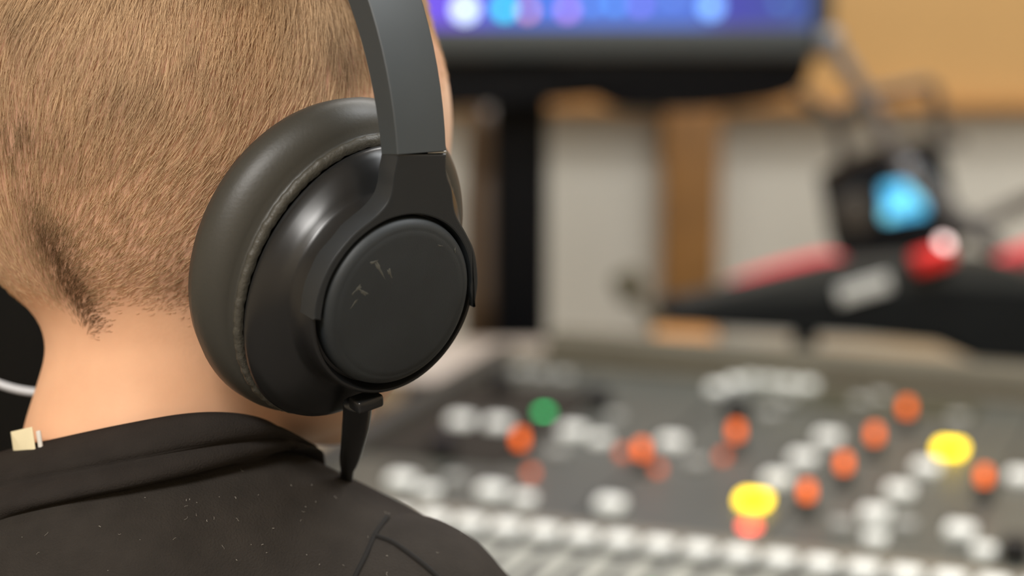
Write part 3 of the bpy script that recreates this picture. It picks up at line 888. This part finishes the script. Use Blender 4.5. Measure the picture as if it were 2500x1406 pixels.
# band frame and mirror plane
s0, t0 = cup_st(1032, 372, 1.2); s1, t1 = cup_st(985, 745, 1.2)
aW = nrm(CP(s0, t0, 1.2) - CP(s1, t1, 1.2)); RhW = HB[0]
nb = nrm(nW - aW * nW.dot(aW)); nb2 = nrm(RhW - aW * RhW.dot(aW)); nb = nrm(nb * .5 + nb2 * .5)
bw_ = nrm(np.cross(aW, nb))
S0 = CP(s0, t0, 1.2); RB = .110; ph0 = math.radians(16)
AP = S0 - nb * RB * math.cos(ph0)


def mir(Vx):
    Vx = np.asarray(Vx, float); return Vx - 2 * ((Vx - AP) @ nb)[:, None] * nb


def both(name, v, f, m, angle=None, label=None):
    out = []
    for k in (0, 1):
        vv = np.asarray(v, float) if k == 0 else mir(v)
        ff = f if k == 0 else [tuple(reversed(q)) for q in f]
        o = mesh_obj(name, vv, ff, m, hp, angle=angle)
        if label: o['label'] = label
        out.append(o)
    return out


def lathe_cup(prof, n=96, wr=None, cap0=False, cap1=False):
    """rings of (side radius, depth, upward shift, up radius)"""
    rings = []
    for q_ in prof:
        r, d, ts = q_[:3]; rt = q_[3] if len(q_) > 3 else r
        a = np.arange(n) * 2 * math.pi / n
        w_ = np.zeros(n)
        if wr: w_ = wr * np.array([math.sin(x * 57) * .5 + math.sin(x * 91 + 1) * .3 + math.sin(x * 33 + d) * .4 for x in a])
        rings.append(np.array([CP((r + e) * math.sin(x), ts + (rt + e) * math.cos(x), d) for e, x in zip(w_, a)]))
    return loft(rings, cap0, cap1)


both('ear_cup_cap', *lathe_cup([(.5, -.9, 0), (8, -.85, 0), (16, -.6, 0), (21, -.25, 0), (22.6, -.1, 0), (22.9, .05, 0), (23.4, .0, 0), (24.6, .5, 0), (25.7, 1.5, 0), (26.1, 2.8, 0), (26.1, 6, 0)], cap0=True), M_HPC, angle=50)
both('ear_cup_housing', *lathe_cup([(26.0, 6.2, 0), (27.0, 6.4, 0), (27.6, 5.4, 0), (28.0, 3.2, 0), (28.4, 2.7, 0), (29.0, 2.7, 0), (29.6, 3.3, 0), (29.8, 8, 0), (30.6, 12.2, 0), (31.2, 13.4, -.1, 31.8), (32.3, 14.4, -.3, 33.6), (33.6, 16.6, -.6, 37.4),
                                    (35.0, 19.4, -1.0, 41.6), (36.0, 21.6, -1.4, 43.8), (36.3, 23.6, -1.4, 44.4), (35.6, 24.5, -1.4, 43.8), (32, 24.8, -1.4, 40)]), M_HPG, angle=50)
pads = both('ear_pad', *lathe_cup([(35.4, 26.0, -.6, 43.6), (37.2, 28.9, -.3, 45.2), (37.6, 29.4, 0, 45.4), (40.0, 29.7, .6, 46.8), (43.8, 31.8, 1.4, 49.0), (46.8, 35.2, 1.9, 50.6), (48.0, 39.4, 2, 51.0), (46.8, 43.6, 2, 49.4), (43, 46.6, 2, 45.6), (36, 47.8, 2, 39), (30.5, 45.4, 2, 33), (29, 42, 2, 32), (28, 30, 2, 31)], wr=.04), M_PAD)
pv, pf = lathe_cup([(35.2, 25.8, -1.2, 43.4), (36.6, 25.6, -.9, 44.8), (37.9, 26.3, -.6, 45.9), (38.1, 27.4, -.5, 46.1), (37.4, 28.3, -.4, 45.4), (36.2, 28.7, -.4, 44.4)], n=360, wr=.24)
M_PIPE = mat('worn_piping', (68, 66, 59), .5, bump=.3, bscale=900)
for k in (0, 1):
    mesh_obj('piping', np.asarray(pv) if k == 0 else mir(pv), pf if k == 0 else [tuple(reversed(q)) for q in pf], M_PIPE, pads[k])
both('pad_baffle', *lathe_cup([(.5, 33, 2), (28.5, 33, 2, 31), (28.5, 36, 2, 31)], cap0=True), M_BLK)


def prism(outl, d0, d1, bev=.6):
    o = np.array(outl, float); n = len(o)
    e = np.roll(o, -1, 0) - np.roll(o, 1, 0); nn = np.stack([e[:, 1], -e[:, 0]], 1); nn = nn / np.linalg.norm(nn, axis=1)[:, None]
    area = .5 * np.sum(o[:, 0] * np.roll(o[:, 1], -1) - np.roll(o[:, 0], -1) * o[:, 1])
    if area < 0: nn = -nn
    rings = [np.array([CP(x, y, d) for x, y in (o - nn * i)]) for i, d in ((bev, d0), (bev * .3, d0 + bev * .25), (0, d0 + bev), (0, d1))]
    v, f = loft(rings, False, False); f.append(tuple(range(n))); f.append(tuple(range(3 * n, 4 * n))[::-1]); return v, f


YP = [(783, 778), (789, 735), (806, 690), (835, 642), (880, 594), (922, 548), (946, 508), (957, 465), (962, 425), (972, 376),
      (1090, 376), (1092, 425), (1104, 462), (1113, 520), (1138, 570), (1154, 620), (1159, 685), (1152, 735), (1136, 750),
      (1142, 712), (1148, 678), (1144, 624), (1122, 574), (1084, 541), (1030, 525), (975, 532), (925, 556), (874, 602), (836, 658), (815, 712), (806, 778)]
sts = np.array([cup_st(x, y, 1.4) for x, y in YP])
for k in list(range(0, 5)) + list(range(14, 19)): sts[k] *= 29.9 / np.hypot(*sts[k])
sts[5] *= 30.4 / 27.6; sts[6] *= 32.6 / 31.1
for k in range(19, 31): sts[k] *= 27.2 / np.hypot(*sts[k])
# smooth the curved runs, keep the corners
runs = [(0, 9), (10, 18), (18, 30)]
ol = []
for a_, b_ in runs:
    seg = np.concatenate([sts[a_:b_ + 1], np.zeros((b_ + 1 - a_, 1))], 1)
    c_ = cat_rom(seg, 5)[:, :2]; ol += c_.tolist() if a_ != 18 else c_[1:].tolist()
both('yoke', *prism(ol, 1.4, 8.8), M_HP, angle=45)

# headband: arc over the head, flat outer face, square edges
rings = []; hw_, th_ = .0090, .0088
N = 46
for i in range(N + 1):
    ph = ph0 + (math.pi - 2 * ph0) * i / N
    c_ = S0 + aW * RB * (math.sin(ph) - math.sin(ph0)) - nb * RB * (math.cos(ph0) - math.cos(ph))
    o_ = nb * math.cos(ph) + aW * math.sin(ph)
    wd = hw_ * (1 + .18 * math.sin((ph - ph0) / (math.pi - 2 * ph0) * math.pi))
    tk = th_ * (1 + .25 * math.sin((ph - ph0) / (math.pi - 2 * ph0) * math.pi))
    sec = [(-wd + .0003, .0), (wd - .0012, .0), (wd - .0003, -.0003), (wd, -.0014), (wd, -tk + .001), (wd - .001, -tk), (-wd + .001, -tk), (-wd, -tk + .001), (-wd, -.0003)]
    rings.append(np.array([c_ + bw_ * x + o_ * y for x, y in sec]))
if (rings[0][1] - rings[0][0]).dot(RT) < 0:
    pass
hb = mesh_obj('headband', *loft(rings), mat('matte_band_rubber', (56, 62, 65), .5, noise=.06, nscale=40), hp, angle=30)
both('slider_plate', *box(CP(*cup_st(1066, 376, 2.6), 2.6), (bw_, aW, nW), (.0035, .0008, .0003), .0002), M_SILV)
# scuffs and fingerprints worn into the cap
M_SC = mat('scuffed_rubber', (78, 79, 74), .6, noise=.3, nscale=400)
for x_, y_, L_, W_, an in ((925, 655, 3.0, .5, -28), (912, 640, 1.3, .35, 40), (872, 706, 1.8, .45, 70), (885, 712, 2.2, .5, -5), (1113, 612, .8, .25, -60), (865, 740, 1.6, .3, 80), (950, 665, 1.6, .5, -35), (1075, 600, 1.0, .2, 10)):
    a0, b0 = cup_st(x_, y_, -.4); ca_, sa_ = math.cos(math.radians(an)), math.sin(math.radians(an)); n_ = 18; rg_ = []
    for dd_, kk_ in ((.0, 1.0), (-.035, .8)):
        ring_ = []
        for q in range(n_):
            t_ = q * 2 * math.pi / n_; e_ = 1 + .35 * math.sin(3 * t_ + x_) + .2 * math.sin(7 * t_ + y_)
            u_, v_ = L_ * kk_ * e_ * math.cos(t_), W_ * kk_ * e_ * math.sin(t_)
            A1, B1 = a0 + u_ * ca_ - v_ * sa_, b0 + u_ * sa_ + v_ * ca_; rr_ = math.hypot(A1, B1)
            ring_.append(CP(A1, B1, np.interp(rr_, [0, 8, 16, 21, 22.6, 23.4, 24.6, 25.7], [-.9, -.85, -.6, -.25, -.1, 0, .5, 1.5]) + dd_))
        rg_.append(np.array(ring_))
    mesh_obj('scuff_mark', *loft(rg_, False, True), M_SC, hp)
# port and flat strain relief with the cable, on the right cup
hx_ = nrm(RT - nW * RT.dot(nW)); pb = box(CP(*cup_st(894, 980, 6.5), 6.5), (hx_, np.cross(nW, hx_), nW), (.0046, .0020, .0030), .0008)
mesh_obj('cable_port', *pb, M_HPG, hp)
cb = cat_rom([P(874, 985, .619), P(870, 1030, .628), P(862, 1080, .640), P(852, 1130, .656), P(846, 1165, .668), P(838, 1260, .71), P(820, 1400, .75)], 6)
rd = np.interp(np.linspace(0, 1, len(cb)), [0, .2, .45, .6, 1], [.0045, .0043, .0034, .0022, .0020])
mesh_obj('cable', *tube(cb, rd, 14, .6, up=RT), M_HPG, hp)

# white lead hanging behind the neck on the left
wl = tube(cat_rom([P(-160, 860, .715), P(-70, 910, .715), P(0, 938, .715), P(50, 952, .715), P(110, 958, .715), P(230, 955, .72)], 6), .0014, 10)
tag(mesh_obj('white_lead', *wl, mat('white_cable', (215, 220, 226), .5)), 'white cable hanging behind the neck at the left', 'cable')
